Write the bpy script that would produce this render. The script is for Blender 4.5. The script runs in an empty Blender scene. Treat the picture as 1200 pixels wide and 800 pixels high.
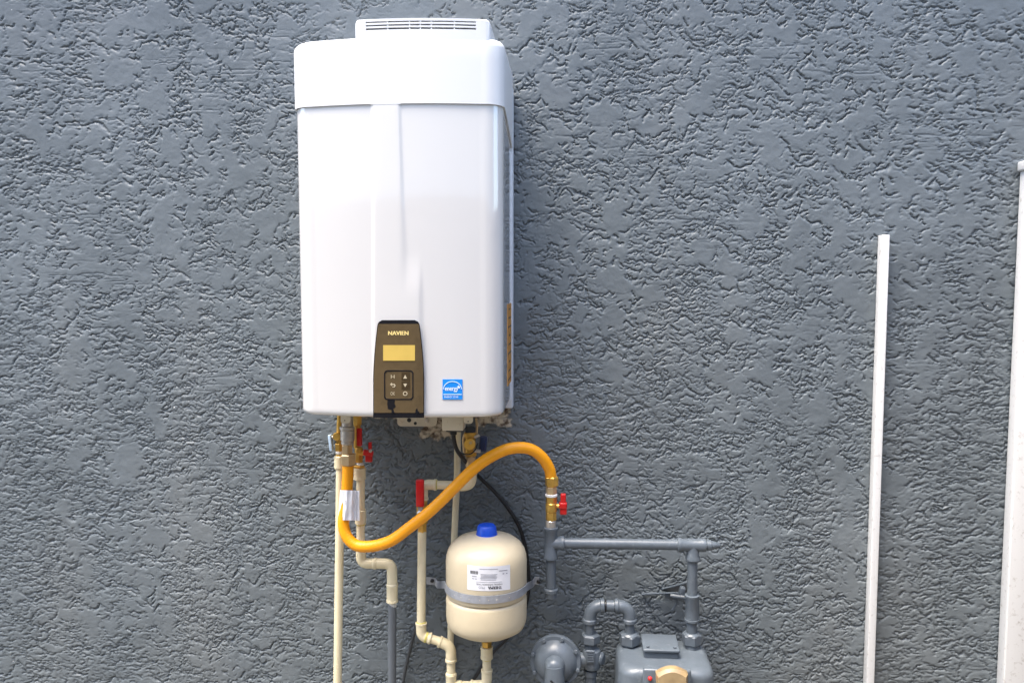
import bpy, bmesh, math, random
import numpy as np
from mathutils import Vector, Matrix
R = math.radians
rnd = random.Random(7)
S = bpy.context.scene
COL = S.collection

# ------------------------------------------------------------------ camera
F, CX, CY = 940.0, 600.0, 400.0            # focal length in photo pixels (photo 1200 wide)
PITCH, YAW = R(4.27), R(4.3)
CAM = Vector((0.0, -2.1, 1.55))
cd = bpy.data.cameras.new('camera'); cam = bpy.data.objects.new('camera', cd); COL.objects.link(cam)
cd.sensor_width = 36.0; cd.lens = F / 1200 * 36; cd.clip_start = 0.02; cd.clip_end = 400
cam.location = CAM; cam.rotation_euler = (R(90) - PITCH, 0, YAW)
S.camera = cam
CR = (Matrix.Rotation(YAW, 3, 'Z') @ Matrix.Rotation(R(90) - PITCH, 3, 'X'))

# ------------------------------------------------------------------ world, sun, exposure
SUN_EL, SUN_AZ = R(71), R(232)             # thin bright overcast: a wide soft sun high on the left in front of the wall
w = bpy.data.worlds.new('World'); S.world = w; w.use_nodes = True
wn = w.node_tree.nodes; wl = w.node_tree.links
bg = wn['Background']; sky = wn.new('ShaderNodeTexSky'); sky.sky_type = 'NISHITA'; sky.sun_disc = False
sky.sun_elevation = SUN_EL; sky.sun_rotation = SUN_AZ; sky.air_density = 1.0; sky.dust_density = 3.0; sky.ozone_density = 1.0
wl.new(sky.outputs[0], bg.inputs[0]); bg.inputs[1].default_value = 0.12
sl = bpy.data.lights.new('sun', 'SUN'); so = bpy.data.objects.new('sun', sl); COL.objects.link(so)
sl.energy = 1.2; sl.angle = R(30); sl.color = (1.0, 0.92, 0.80)
sd = Vector((math.sin(SUN_AZ) * math.cos(SUN_EL), math.cos(SUN_AZ) * math.cos(SUN_EL), math.sin(SUN_EL)))
so.rotation_euler = sd.to_track_quat('Z', 'Y').to_euler(); so.location = (2, 6, 8)
S.view_settings.view_transform = 'Standard'; S.view_settings.look = 'None'
S.view_settings.exposure = 2.6; S.view_settings.gamma = 1.0; S.view_settings.use_curve_mapping = False

# ------------------------------------------------------------------ measuring: a photo pixel and a depth give a place
def ray(px, py):
    return CR @ Vector(((px - CX) / F, -(py - CY) / F, -1.0))
def P(px, py, Y=0.0):
    d = ray(px, py); t = (Y - CAM.y) / d.y
    return CAM + d * t
def W(px_w, Y):                              # a width in photo pixels as metres at depth Y
    return px_w / F * (Y - CAM.y)

# ------------------------------------------------------------------ materials
def mat(name, col, rough=0.5, metal=0.0, var=0.08, vscale=9.0, bump=0.0, bscale=120.0, coat=0.0, spec=0.5, dirt=None, dirt_amt=0.0, dirt_scale=30):
    m = bpy.data.materials.new(name); m.use_nodes = True
    n = m.node_tree.nodes; l = m.node_tree.links; b = n['Principled BSDF']
    b.inputs['Roughness'].default_value = rough; b.inputs['Metallic'].default_value = metal
    b.inputs['Coat Weight'].default_value = coat; b.inputs['Coat Roughness'].default_value = 0.06
    b.inputs['Specular IOR Level'].default_value = spec
    tc = n.new('ShaderNodeTexCoord')
    nz = n.new('ShaderNodeTexNoise'); nz.inputs['Scale'].default_value = vscale; nz.inputs['Detail'].default_value = 6
    l.new(tc.outputs['Object'], nz.inputs['Vector'])
    rp = n.new('ShaderNodeValToRGB')
    rp.color_ramp.elements[0].position = 0.3; rp.color_ramp.elements[1].position = 0.7
    rp.color_ramp.elements[0].color = (*[c * (1 - var) for c in col], 1)
    rp.color_ramp.elements[1].color = (*[min(1, c * (1 + var)) for c in col], 1)
    l.new(nz.outputs[0], rp.inputs[0]); out = rp.outputs[0]
    if dirt:
        n2 = n.new('ShaderNodeTexNoise'); n2.inputs['Scale'].default_value = dirt_scale; n2.inputs['Detail'].default_value = 8
        n2.inputs['Roughness'].default_value = 0.7
        l.new(tc.outputs['Object'], n2.inputs['Vector'])
        r2 = n.new('ShaderNodeMapRange'); r2.inputs[1].default_value = 0.56; r2.inputs[2].default_value = 0.74
        r2.inputs[3].default_value = 0; r2.inputs[4].default_value = dirt_amt
        l.new(n2.outputs[0], r2.inputs[0])
        mx = n.new('ShaderNodeMix'); mx.data_type = 'RGBA'; l.new(r2.outputs[0], mx.inputs[0])
        l.new(out, mx.inputs[6]); mx.inputs[7].default_value = (*dirt, 1); out = mx.outputs[2]
    l.new(out, b.inputs['Base Color'])
    if bump:
        n3 = n.new('ShaderNodeTexNoise'); n3.inputs['Scale'].default_value = bscale; n3.inputs['Detail'].default_value = 4
        l.new(tc.outputs['Object'], n3.inputs['Vector'])
        bp = n.new('ShaderNodeBump'); bp.inputs['Strength'].default_value = bump; bp.inputs['Distance'].default_value = 0.002
        l.new(n3.outputs[0], bp.inputs['Height']); l.new(bp.outputs[0], b.inputs['Normal'])
    rv = n.new('ShaderNodeMapRange'); rv.inputs[3].default_value = max(0.02, rough * 0.8); rv.inputs[4].default_value = min(1, rough * 1.25)
    l.new(nz.outputs[0], rv.inputs[0]); l.new(rv.outputs[0], b.inputs['Roughness'])
    return m

M = {
 'cover': mat('white_enamel', (0.69, 0.675, 0.65), 0.16, var=0.01, vscale=3, coat=1.0, bump=0.02, bscale=14),
 'cap': mat('white_plastic', (0.69, 0.70, 0.705), 0.32, var=0.012, vscale=3, bump=0.03, bscale=20),
 'side': mat('side_panel_paint', (0.62, 0.66, 0.70), 0.4, var=0.03),
 'slot': mat('dark_slot', (0.03, 0.035, 0.04), 0.7),
 'panel': mat('bronze_gloss_plastic', (0.105, 0.074, 0.037), 0.12, var=0.08, vscale=60, coat=0.5, dirt=(0.05, 0.035, 0.02), dirt_amt=0.5, dirt_scale=70),
 'panel_edge': mat('black_gloss_plastic', (0.012, 0.012, 0.014), 0.15),
 'lcd': mat('yellow_screen', (0.60, 0.42, 0.10), 0.2, var=0.04, vscale=40),
 'gold_print': mat('gold_print', (0.85, 0.66, 0.25), 0.35, var=0.02),
 'icon': mat('pale_print', (0.50, 0.43, 0.29), 0.4, var=0.02),
 'sticker': mat('blue_sticker', (0.012, 0.24, 0.72), 0.35, var=0.05),
 'print_w': mat('white_print', (0.72, 0.82, 0.92), 0.4, var=0.02),
 'print_k': mat('black_print', (0.025, 0.025, 0.03), 0.5),
 'paper': mat('white_paper', (0.74, 0.74, 0.76), 0.6, var=0.05, vscale=40, bump=0.2, bscale=60),
 'orange': mat('orange_label', (0.55, 0.26, 0.05), 0.5, var=0.2, vscale=60),
 'cream': mat('cream_pipe_plastic', (0.75, 0.655, 0.43), 0.38, var=0.05, vscale=22, bump=0.05, dirt=(0.50, 0.42, 0.26), dirt_amt=0.35, dirt_scale=45),
 'glue': mat('yellow_pipe_cement', (0.66, 0.58, 0.16), 0.3, var=0.15, vscale=90),
 'creambox': mat('cream_painted_steel', (0.70, 0.66, 0.54), 0.45, var=0.05, vscale=30, dirt=(0.35, 0.25, 0.14), dirt_amt=0.5, dirt_scale=60),
 'tank': mat('beige_tank_enamel', (0.61, 0.52, 0.355), 0.33, var=0.04, vscale=14, bump=0.10, bscale=70, dirt=(0.50, 0.42, 0.28), dirt_amt=0.35, dirt_scale=25),
 'blue': mat('blue_plastic', (0.008, 0.075, 0.55), 0.35, var=0.08),
 'bluegrey': mat('pale_blue_handle', (0.45, 0.58, 0.72), 0.35, var=0.08),
 'navy': mat('navy_handle', (0.02, 0.035, 0.09), 0.3),
 'brass': mat('brass', (0.72, 0.44, 0.10), 0.34, 0.75, var=0.18, vscale=60, bump=0.15, bscale=150, dirt=(0.22, 0.11, 0.03), dirt_amt=0.6, dirt_scale=80),
 'bronze': mat('tan_bronze', (0.62, 0.46, 0.26), 0.38, 0.6, var=0.1, vscale=60, bump=0.1, dirt=(0.3, 0.18, 0.08), dirt_amt=0.4, dirt_scale=70),
 'nickel': mat('dull_nickel', (0.58, 0.55, 0.50), 0.36, 0.75, var=0.1, vscale=70, bump=0.15, dirt=(0.25, 0.22, 0.18), dirt_amt=0.5, dirt_scale=80),
 'steel': mat('galvanised_steel', (0.42, 0.44, 0.48), 0.42, 0.55, var=0.12, vscale=80, bump=0.06),
 'tape': mat('white_thread_tape', (0.78, 0.77, 0.74), 0.6, bump=0.5, bscale=300),
 'red': mat('red_plastic', (0.55, 0.012, 0.012), 0.3, var=0.12, vscale=50, dirt=(0.30, 0.01, 0.01), dirt_amt=0.4, dirt_scale=60),
 'hose': mat('yellow_hose_coating', (0.96, 0.375, 0.004), 0.45, var=0.03, vscale=20, bump=0.06, bscale=200),
 'black': mat('black_rubber', (0.012, 0.012, 0.013), 0.4, var=0.1),
 'grey': mat('grey_gas_paint', (0.098, 0.118, 0.138), 0.36, var=0.10, vscale=26, bump=0.18, bscale=160, dirt=(0.26, 0.28, 0.29), dirt_amt=0.45, dirt_scale=60),
 'greypvc': mat('grey_painted_pipe', (0.105, 0.120, 0.135), 0.42, var=0.08, bump=0.08),
 'amber': mat('tan_index_window', (0.33, 0.235, 0.12), 0.22, var=0.2, vscale=40, coat=0.3),
 'vinyl': mat('white_vinyl', (0.66, 0.66, 0.65), 0.35, var=0.02, vscale=4, bump=0.03, dirt=(0.24, 0.21, 0.17), dirt_amt=0.7, dirt_scale=70),
}

M['cover'].node_tree.nodes['Principled BSDF'].inputs['Coat IOR'].default_value = 2.1
# ------------------------------------------------------------------ mesh builder
class MB:
    def __init__(s): s.v = []; s.f = []; s.sm = []
    def add(s, v, f, smooth=True):
        o = len(s.v); s.v += [Vector(q) for q in v]; s.f += [[i + o for i in q] for q in f]; s.sm += [smooth] * len(f); return s
    def rings(s, rs, cap0=True, cap1=True, closed=True, smooth=True):
        n = len(rs[0]); o = len(s.v)
        for r in rs: s.v += [Vector(q) for q in r]
        m = n if closed else n - 1
        for k in range(len(rs) - 1):
            a = o + k * n; b = a + n
            for i in range(m):
                j = (i + 1) % n
                s.f.append([a + i, a + j, b + j, b + i]); s.sm.append(smooth)
        if cap0: s.f.append([o + i for i in range(n)][::-1]); s.sm.append(False)
        if cap1: s.f.append([o + (len(rs) - 1) * n + i for i in range(n)]); s.sm.append(False)
        return s
    def tube(s, pts, r, n=16, cap=True):
        pts = [Vector(p) for p in pts]; N = len(pts)
        rr = r if isinstance(r, (list, tuple)) else [r] * N
        T = [(pts[min(i + 1, N - 1)] - pts[max(i - 1, 0)]).normalized() for i in range(N)]
        u = T[0].orthogonal().normalized(); rs = []
        for i in range(N):
            if i: u = (T[i - 1].rotation_difference(T[i]) @ u)
            u = (u - T[i] * u.dot(T[i])).normalized(); v = T[i].cross(u)
            rs.append([pts[i] + (u * math.cos(a) + v * math.sin(a)) * rr[i] for a in [2 * math.pi * k / n for k in range(n)]])
        return s.rings(rs, cap, cap)
    def lathe(s, o, ax, prof, n=24, smooth=True, rot=0.0):        # prof: (distance along axis, radius)
        o = Vector(o); ax = Vector(ax).normalized(); u = ax.orthogonal().normalized()
        if abs(ax.z) > 0.9: u = Vector((1, 0, 0)); u = (u - ax * u.dot(ax)).normalized()
        v = ax.cross(u)
        rs = [[o + ax * d + (u * math.cos(a) + v * math.sin(a)) * max(r, 1e-5) for a in [rot + 2 * math.pi * k / n for k in range(n)]] for d, r in prof]
        return s.rings(rs, smooth=smooth)
    def hexnut(s, a, b, r, rot=0.26):
        a = Vector(a); b = Vector(b); L = (b - a).length; c = min(0.18 * L, 0.15 * r)
        s.lathe(a, b - a, [(0, r * 0.86), (c, r), (L - c, r), (L, r * 0.86)], 6, smooth=False, rot=rot); return s
    def box(s, c, size, bev=0.0, rot=None):
        bm = bmesh.new(); bmesh.ops.create_cube(bm, size=1)
        for v in bm.verts: v.co = Vector((v.co.x * size[0], v.co.y * size[1], v.co.z * size[2]))
        if bev: bmesh.ops.bevel(bm, geom=list(bm.edges), offset=bev, segments=3, profile=0.5, affect='EDGES')
        mt = rot if rot else Matrix.Identity(3)
        bm.verts.ensure_lookup_table(); bm.verts.index_update()
        s.add([mt @ v.co + Vector(c) for v in bm.verts], [[v.index for v in f.verts] for f in bm.faces], bev > 0)
        bm.free(); return s
    def prism(s, front, depth, bev=0.0):                          # polygon (list of points) pushed along vector depth
        front = [Vector(p) for p in front]; d = Vector(depth); c = sum(front, Vector()) / len(front)
        if bev:
            k = lambda p, t: p + (c - p).normalized() * t
            rs = [[k(p, bev) for p in front], [p + d.normalized() * bev for p in front], [p + d for p in front]]
        else: rs = [front, [p + d for p in front]]
        return s.rings(rs, smooth=False)
    def build(s, name, m, parent=None, label=None, auto=0.6):
        me = bpy.data.meshes.new(name); off = Vector()
        q = parent
        while q: off += q.location; q = q.parent
        me.from_pydata([v - off for v in s.v], [], s.f); me.polygons.foreach_set('use_smooth', s.sm)
        bm = bmesh.new(); bm.from_mesh(me); bmesh.ops.recalc_face_normals(bm, faces=bm.faces)
        for e in bm.edges:
            if len(e.link_faces) == 2 and e.calc_face_angle(0) > auto: e.smooth = False
        bm.to_mesh(me); bm.free()
        if m: me.materials.append(m)
        o = bpy.data.objects.new(name, me); COL.objects.link(o); o.parent = parent
        if label: o['label'] = label
        return o
def thing(name, label, cat, loc, group=None):
    o = bpy.data.objects.new(name, None); COL.objects.link(o); o.location = loc; o.empty_display_size = 0.05
    o['label'] = label; o['category'] = cat
    if group: o['group'] = group
    return o
def tag(o, label=None, cat=None, kind=None, group=None):
    if label: o['label'] = label
    if cat: o['category'] = cat
    if kind: o['kind'] = kind
    if group: o['group'] = group
    return o
def spline(pts, n=10):                                            # Catmull-Rom
    p = [Vector(q) for q in pts]; p = [p[0] * 2 - p[1]] + p + [p[-1] * 2 - p[-2]]; out = []
    for i in range(1, len(p) - 2):
        for k in range(n):
            t = k / n; a, b, c, d = p[i - 1], p[i], p[i + 1], p[i + 2]
            out.append(0.5 * ((2 * b) + (c - a) * t + (2 * a - 5 * b + 4 * c - d) * t * t + (3 * b - a - 3 * c + d) * t ** 3))
    out.append(p[-2]); return out
def bend(a, c, b, rad, n=10):                                     # path a -> corner c -> b with a fillet
    a, c, b = Vector(a), Vector(c), Vector(b); u = (a - c).normalized(); v = (b - c).normalized()
    p0 = c + u * rad; p1 = c + v * rad; out = [a]
    for k in range(n + 1):
        t = k / n; out.append(p0 * (1 - t) ** 2 + c * 2 * t * (1 - t) * 0.94 + (p0 + p1) * 0.5 * 2 * t * (1 - t) * 0.06 + p1 * t * t)
    out.append(b); return out
def cyl(a, b, r, m, name, parent, n=20, lip=0.0, label=None):
    a, b = Vector(a), Vector(b); L = (b - a).length; e = min(0.002, L * 0.2)
    prof = [(0, r - e), (e, r), (L - e, r), (L, r - e)]
    if lip: prof = [(0, r + lip - e), (e * .5, r + lip), (5 * e * .6, r + lip), (5 * e * .8, r), (L - 4 * e * .8, r), (L - 3 * e, r + lip), (L - e * .5, r + lip), (L, r + lip - e)]
    return MB().lathe(a, b - a, prof, n).build(name, m, parent, label)
def vseg(px, py0, py1, wpx, Y, m, name, parent, kind='cyl', px1=None, lip=0.0, label=None):
    a = P(px, py0, Y); b = P(px1 if px1 is not None else px, py1, Y); r = W(wpx, Y) / 2
    if kind == 'hex': return MB().hexnut(a, b, r * 1.06, rot=0.2).build(name, m, parent, label)
    return cyl(a, b, r, m, name, parent, lip=lip, label=label)
def elbow(a, c, b, r, rad, m, name, parent, collar=0.0015, clen=0.014):
    a, c, b = Vector(a), Vector(c), Vector(b); mb = MB().tube(bend(a, c, b, rad), r, 20)
    for p, q in ((a, c), (b, c)):
        d = (q - p).normalized(); mb.lathe(p, d, [(-0.0005, r - 0.001), (0, r + collar), (clen * .35, r + collar), (clen * .5, r * 0.99)], 20)
    return mb.build(name, m, parent)

# ------------------------------------------------------------------ noise for the stucco
def perlin(x, y, seed):
    rs = np.random.RandomState(seed); g = rs.rand(256).astype(np.float32) * 2 * np.pi
    gx, gy = np.cos(g), np.sin(g); pm = rs.permutation(256)
    xi = np.floor(x).astype(np.int32); yi = np.floor(y).astype(np.int32); xf = x - xi; yf = y - yi
    u = xf * xf * xf * (xf * (xf * 6 - 15) + 10); v = yf * yf * yf * (yf * (yf * 6 - 15) + 10)
    def gr(ix, iy, dx, dy):
        h = pm[(pm[ix & 255] + iy) & 255]; return gx[h] * dx + gy[h] * dy
    a = gr(xi, yi, xf, yf); b = gr(xi + 1, yi, xf - 1, yf); c = gr(xi, yi + 1, xf, yf - 1); d = gr(xi + 1, yi + 1, xf - 1, yf - 1)
    return (a + u * (b - a) + v * ((c + u * (d - c)) - (a + u * (b - a)))) * 1.5
def fbm(x, y, f, seed, octv=4, gain=0.5):
    s = 0; a = 1.0; t = 0
    for k in range(octv):
        s = s + a * perlin(x * f + 17.3 * k, y * f - 9.1 * k, seed + k); t += a; a *= gain; f *= 2.03
    return s / t
def sstep(a, b, x):
    t = np.clip((x - a) / (b - a), 0, 1); return t * t * (3 - 2 * t)

# ------------------------------------------------------------------ the stucco wall
XL = P(-25, 400, 0).x; XR_ = P(1215, 400, 0).x; ZB = P(600, 815, 0).z - 0.02; ZT = P(600, -15, 0).z + 0.03
STEP = 0.0019; XA = P(165, 400, 0).x; XB = P(1035, 400, 0).x
gx_ = np.concatenate([[-6, -4, -3, -2.4, XL - .2, XL - .05], np.arange(XL, XA, 0.003), np.arange(XA, XB, 0.0018), np.arange(XB, XR_, 0.003), [XR_ + .05, XR_ + .2, 2.4, 4, 6]])
gz_ = np.concatenate([[-0.05, 0.1, 0.2, ZB - 0.1, ZB - 0.03], np.arange(ZB, ZT, STEP), [ZT + .03, ZT + .1, ZT + .25, 2.75]])
gx_ = np.unique(gx_); gz_ = np.unique(gz_)
X, Z = np.meshgrid(gx_.astype(np.float32), gz_.astype(np.float32))
wx = X + 0.012 * fbm(X, Z, 26, 11, 3) ; wz = Z + 0.012 * fbm(X, Z, 26, 31, 3)
dens = fbm(X, Z, 2.2, 51, 3)                                       # where the texture is close or open
low = sstep(2.15, 0.9, Z)                                          # finer towards the bottom, as trowelled
n1 = fbm(wx, wz, 15, 71, 4, 0.5)
n2 = fbm(wx * 0.85, wz * 1.15, 46, 91, 3, 0.5)
n4 = fbm(wx * 0.9, wz * 1.1, 28, 331, 4, 0.52)
def ledge(t, depth, rec, lip, bias):
    """torn plaster ledges: flat skin, a sharp drop on one side, a slow recovery below it"""
    gz, gx = np.gradient(t, gz_.astype(np.float32), gx_.astype(np.float32)); g = np.sqrt(gx * gx + gz * gz) + 1e-3
    f = t - np.floor(t); after = f / g; before = (1 - f) / g
    face = sstep(-0.40, 0.6, -gz / g + bias)                      # mostly the edges that hang downwards stay open
    return -face * depth * (0.80 * np.exp(-(after / (rec * 0.62)) ** 1.3) + 0.20 * np.exp(-after / (rec * 3.5)))
seg1 = sstep(-0.08, 0.10, fbm(X, Z, 15, 111, 3) + 0.03)
seg4 = sstep(-0.05, 0.15, fbm(X, Z, 11, 121, 3) - 0.05 + 0.18 * dens + 0.10 * low)
seg2 = sstep(-0.05, 0.20, fbm(X, Z, 9, 131, 3) - 0.20 + 0.34 * low + 0.35 * dens)
seg3 = sstep(0.15, 0.35, fbm(X * 0.6, Z * 1.6, 3.1, 171, 2))
n3 = fbm(X * 0.30 + 0.02 * n1, Z * 3.0, 14, 151, 4)                # long flat trowel strokes
H = ledge(n1 * 2.6 - Z * 2.5, 0.0066, 0.0056, 0, 0.12) * seg1
H = np.minimum(H, ledge(n4 * 2.4 - Z * 4.0, 0.0055, 0.0048, 0, 0.12) * seg4)
H = np.minimum(H, ledge(n2 * 2.3 - Z * 5.0, 0.0040, 0.0040, 0, 0.15) * seg2)
H = np.minimum(H, ledge(n3 * 1.6 - Z * 2.0, 0.0018, 0.0060, 0, 0.4) * seg3)
H += 0.0040 * fbm(X, Z, 2.6, 191, 3) + 0.0010 * fbm(X, Z, 22, 205, 3) + 0.0004 * fbm(X, Z, 60, 211, 2) + 0.00015 * fbm(X, Z, 190, 231, 2)
# bare, never painted stucco left behind the heater: ragged edge showing below it
def px_rect(x0, y0, x1, y1):
    a = P(x0, y1, 0); b = P(x1, y0, 0); return a.x, b.x, a.z, b.z
rag = fbm(X, Z, 38, 251, 4, 0.6) * 0.022
def blob(x0, y0, x1, y1, soft=0.004):
    a, b, c, d = px_rect(x0, y0, x1, y1)
    dx = np.maximum(np.maximum(a - X, X - b), np.maximum(c - Z, Z - d)) + rag
    return sstep(soft, -soft, dx)
bare = np.maximum(blob(494, 440, 529, 513), blob(560, 440, 598, 498))
bare = np.maximum(bare, blob(420, 430, 590, 489))
nx, nz = len(gx_), len(gz_)
co = np.stack([X, -H, Z], -1).reshape(-1, 3).astype(np.float32)
idx = np.arange(nx * nz, dtype=np.int32).reshape(nz, nx)
q = np.stack([idx[:-1, :-1], idx[:-1, 1:], idx[1:, 1:], idx[1:, :-1]], -1).reshape(-1, 4)
me = bpy.data.meshes.new('stucco_wall')
me.vertices.add(len(co)); me.vertices.foreach_set('co', co.ravel())
me.loops.add(q.size); me.loops.foreach_set('vertex_index', q.ravel())
me.polygons.add(len(q)); me.polygons.foreach_set('loop_start', np.arange(0, q.size, 4, dtype=np.int32))
me.update(calc_edges=True)
me.polygons.foreach_set('use_smooth', np.ones(len(q), dtype=bool))
at = me.attributes.new('bare_plaster', 'FLOAT', 'POINT'); at.data.foreach_set('value', bare.ravel().astype(np.float32))
m = bpy.data.materials.new('painted_stucco'); m.use_nodes = True; n = m.node_tree.nodes; l = m.node_tree.links; b = n['Principled BSDF']
tc = n.new('ShaderNodeTexCoord')
nz1 = n.new('ShaderNodeTexNoise'); nz1.inputs['Scale'].default_value = 3.0; nz1.inputs['Detail'].default_value = 8; l.new(tc.outputs['Object'], nz1.inputs['Vector'])
rp = n.new('ShaderNodeValToRGB'); rp.color_ramp.elements[0].position = .3; rp.color_ramp.elements[1].position = .7
rp.color_ramp.elements[0].color = (0.110, 0.130, 0.141, 1); rp.color_ramp.elements[1].color = (0.140, 0.163, 0.176, 1); l.new(nz1.outputs[0], rp.inputs[0])
nz2 = n.new('ShaderNodeTexNoise'); nz2.inputs['Scale'].default_value = 55; nz2.inputs['Detail'].default_value = 6; l.new(tc.outputs['Object'], nz2.inputs['Vector'])
rb = n.new('ShaderNodeValToRGB'); rb.color_ramp.elements[0].position = .36; rb.color_ramp.elements[1].position = .52
rb.color_ramp.elements[0].color = (0.13, 0.09, 0.06, 1); rb.color_ramp.elements[1].color = (0.58, 0.52, 0.41, 1); l.new(nz2.outputs[0], rb.inputs[0])
av = n.new('ShaderNodeAttribute'); av.attribute_name = 'bare_plaster'
# tiny paint flecks
vo = n.new('ShaderNodeTexVoronoi'); vo.inputs['Scale'].default_value = 24; l.new(tc.outputs['Object'], vo.inputs['Vector'])
lt = n.new('ShaderNodeMath'); lt.operation = 'LESS_THAN'; lt.inputs[1].default_value = 0.035; l.new(vo.outputs['Distance'], lt.inputs[0])
gt = n.new('ShaderNodeSeparateColor'); l.new(vo.outputs['Color'], gt.inputs[0])
g2 = n.new('ShaderNodeMath'); g2.operation = 'GREATER_THAN'; g2.inputs[1].default_value = 0.90; l.new(gt.outputs[0], g2.inputs[0])
g3 = n.new('ShaderNodeMath'); g3.operation = 'MULTIPLY'; l.new(lt.outputs[0], g3.inputs[0]); l.new(g2.outputs[0], g3.inputs[1])
mp_ = n.new('ShaderNodeMapping'); mp_.inputs['Scale'].default_value = (1.0, 1.0, 0.35); l.new(tc.outputs['Object'], mp_.inputs[0])
nz4 = n.new('ShaderNodeTexNoise'); nz4.inputs['Scale'].default_value = 2.6; nz4.inputs['Detail'].default_value = 9; nz4.inputs['Roughness'].default_value = 0.62; l.new(mp_.outputs[0], nz4.inputs['Vector'])
r4 = n.new('ShaderNodeMapRange'); r4.inputs[1].default_value = 0.48; r4.inputs[2].default_value = 0.72; r4.inputs[3].default_value = 0; r4.inputs[4].default_value = 0.55; l.new(nz4.outputs[0], r4.inputs[0])
m4 = n.new('ShaderNodeMix'); m4.data_type = 'RGBA'; l.new(r4.outputs[0], m4.inputs[0]); l.new(rp.outputs[0], m4.inputs[6]); m4.inputs[7].default_value = (0.172, 0.184, 0.184, 1)
mx = n.new('ShaderNodeMix'); mx.data_type = 'RGBA'; l.new(av.outputs['Fac'], mx.inputs[0]); l.new(m4.outputs[2], mx.inputs[6]); l.new(rb.outputs[0], mx.inputs[7])
mf = n.new('ShaderNodeMix'); mf.data_type = 'RGBA'; l.new(g3.outputs[0], mf.inputs[0]); l.new(mx.outputs[2], mf.inputs[6]); mf.inputs[7].default_value = (0.6, 0.6, 0.58, 1)
l.new(mf.outputs[2], b.inputs['Base Color'])
b.inputs['Roughness'].default_value = 0.52; b.inputs['Specular IOR Level'].default_value = 0.5
nz3 = n.new('ShaderNodeTexNoise'); nz3.inputs['Scale'].default_value = 340; nz3.inputs['Detail'].default_value = 3; l.new(tc.outputs['Object'], nz3.inputs['Vector'])
bp = n.new('ShaderNodeBump'); bp.inputs['Strength'].default_value = 0.25; bp.inputs['Distance'].default_value = 0.0012; l.new(nz3.outputs[0], bp.inputs['Height']); l.new(bp.outputs[0], b.inputs['Normal'])
me.materials.append(m); M['stucco'] = m
wall = bpy.data.objects.new('stucco_wall', me); COL.objects.link(wall)
tag(wall, 'slate grey painted stucco house wall with rough knockdown texture', 'wall')
MB().box((0, 0.13, 1.4), (12, 0.2, 2.9)).build('wall_core', M['stucco'], wall)
MB().box((0, 0.04, 2.83), (12, 0.36, 0.14)).build('eave', M['vinyl'], wall)

# ------------------------------------------------------------------ ground, house and fences added for light and reflections, white posts
g = mat('concrete', (0.13, 0.125, 0.11), 0.85, var=0.15, vscale=2, bump=0.6, bscale=60, dirt=(0.08, 0.07, 0.06), dirt_amt=0.5, dirt_scale=6)
tag(MB().add([(-60, -60, 0), (60, -60, 0), (60, 60, 0), (-60, 60, 0)], [[0, 1, 2, 3]]).build('ground', g), kind='structure')
nb = mat('added_house_stucco', (0.62, 0.60, 0.56), 0.8, var=0.06, vscale=3, bump=0.5, bscale=30)
rf = mat('roof_shingle', (0.12, 0.11, 0.10), 0.9, var=0.2, vscale=12)
nh = tag(MB().box((0, -9.0, 2.6), (24, 6, 5.2)).build('added_house', nb), 'tall pale house added out of view opposite, for wall shade and cover reflection', 'house')  # added unseen house: holds sky light off the lower wall, mirrors in the cover
MB().prism([(-12.4, -5.5, 5.21), (-12.4, -5.5, 5.35), (-12.4, -9, 6.6), (-12.4, -12.5, 5.35), (-12.4, -12.5, 5.21)], (24.8, 0, 0)).build('roof', rf, nh)
wood = mat('added_fence_wood', (0.11, 0.085, 0.065), 0.8, var=0.25, vscale=18, bump=0.4, bscale=90)
bf = thing('added_fence', 'dark board fence added out of view opposite, for cover reflection and wall shade', 'fence', (0, -3.0, 0))  # added unseen fence: dark lower part of the cover reflection
for k in range(84):
    MB().box((-6.3 + k * 0.15, -3.0, 1.03), (0.145, 0.022, 1.98 + rnd.uniform(-.012, .012)), 0.002).build('board', wood, bf)
for z in (0.35, 1.75): MB().box((0, -3.04, z), (12.7, 0.05, 0.09)).build('rail', wood, bf)
sf = thing('added_fence', 'dark board fence added out of view at the right to shade the lower wall', 'fence', (1.36, -0.02, 0))  # added unseen fence: blocks light from the right on the lower wall
for k in range(18):
    MB().box((1.36, -0.11 - k * 0.152, 0.93), (0.03, 0.148, 1.70), 0.003).build('board', wood, sf)
for z in (0.08, 1.80):
    MB().box((1.36, -0.03 - 1.40, z), (0.055, 2.8, 0.10), 0.004).build('rail', wood, sf)
fx = P(1180, 500, 0).x
fp = thing('white_post', 'broad white post added at the far right edge for a blurred white streak', 'post', (fx, -0.02, 0))  # added post, stands in for a blurred white streak
MB().box((fx + .05, -0.022, 0.91), (0.10, 0.036, 1.82), 0.004).build('shaft', M['vinyl'], fp)
MB().box((fx + .05, -0.024, 1.832), (0.112, 0.044, 0.024), 0.004).build('post_cap', M['vinyl'], fp)

a = P(1010, 800, 0); tz = P(1028, 276, 0).z
tag(MB().box((a.x + 0.0115, -0.015, tz / 2), (0.019, 0.028, tz), 0.002).build('white_post', M['vinyl']), 'narrow white vinyl strip standing upright against the right of the wall', 'post')

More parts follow.
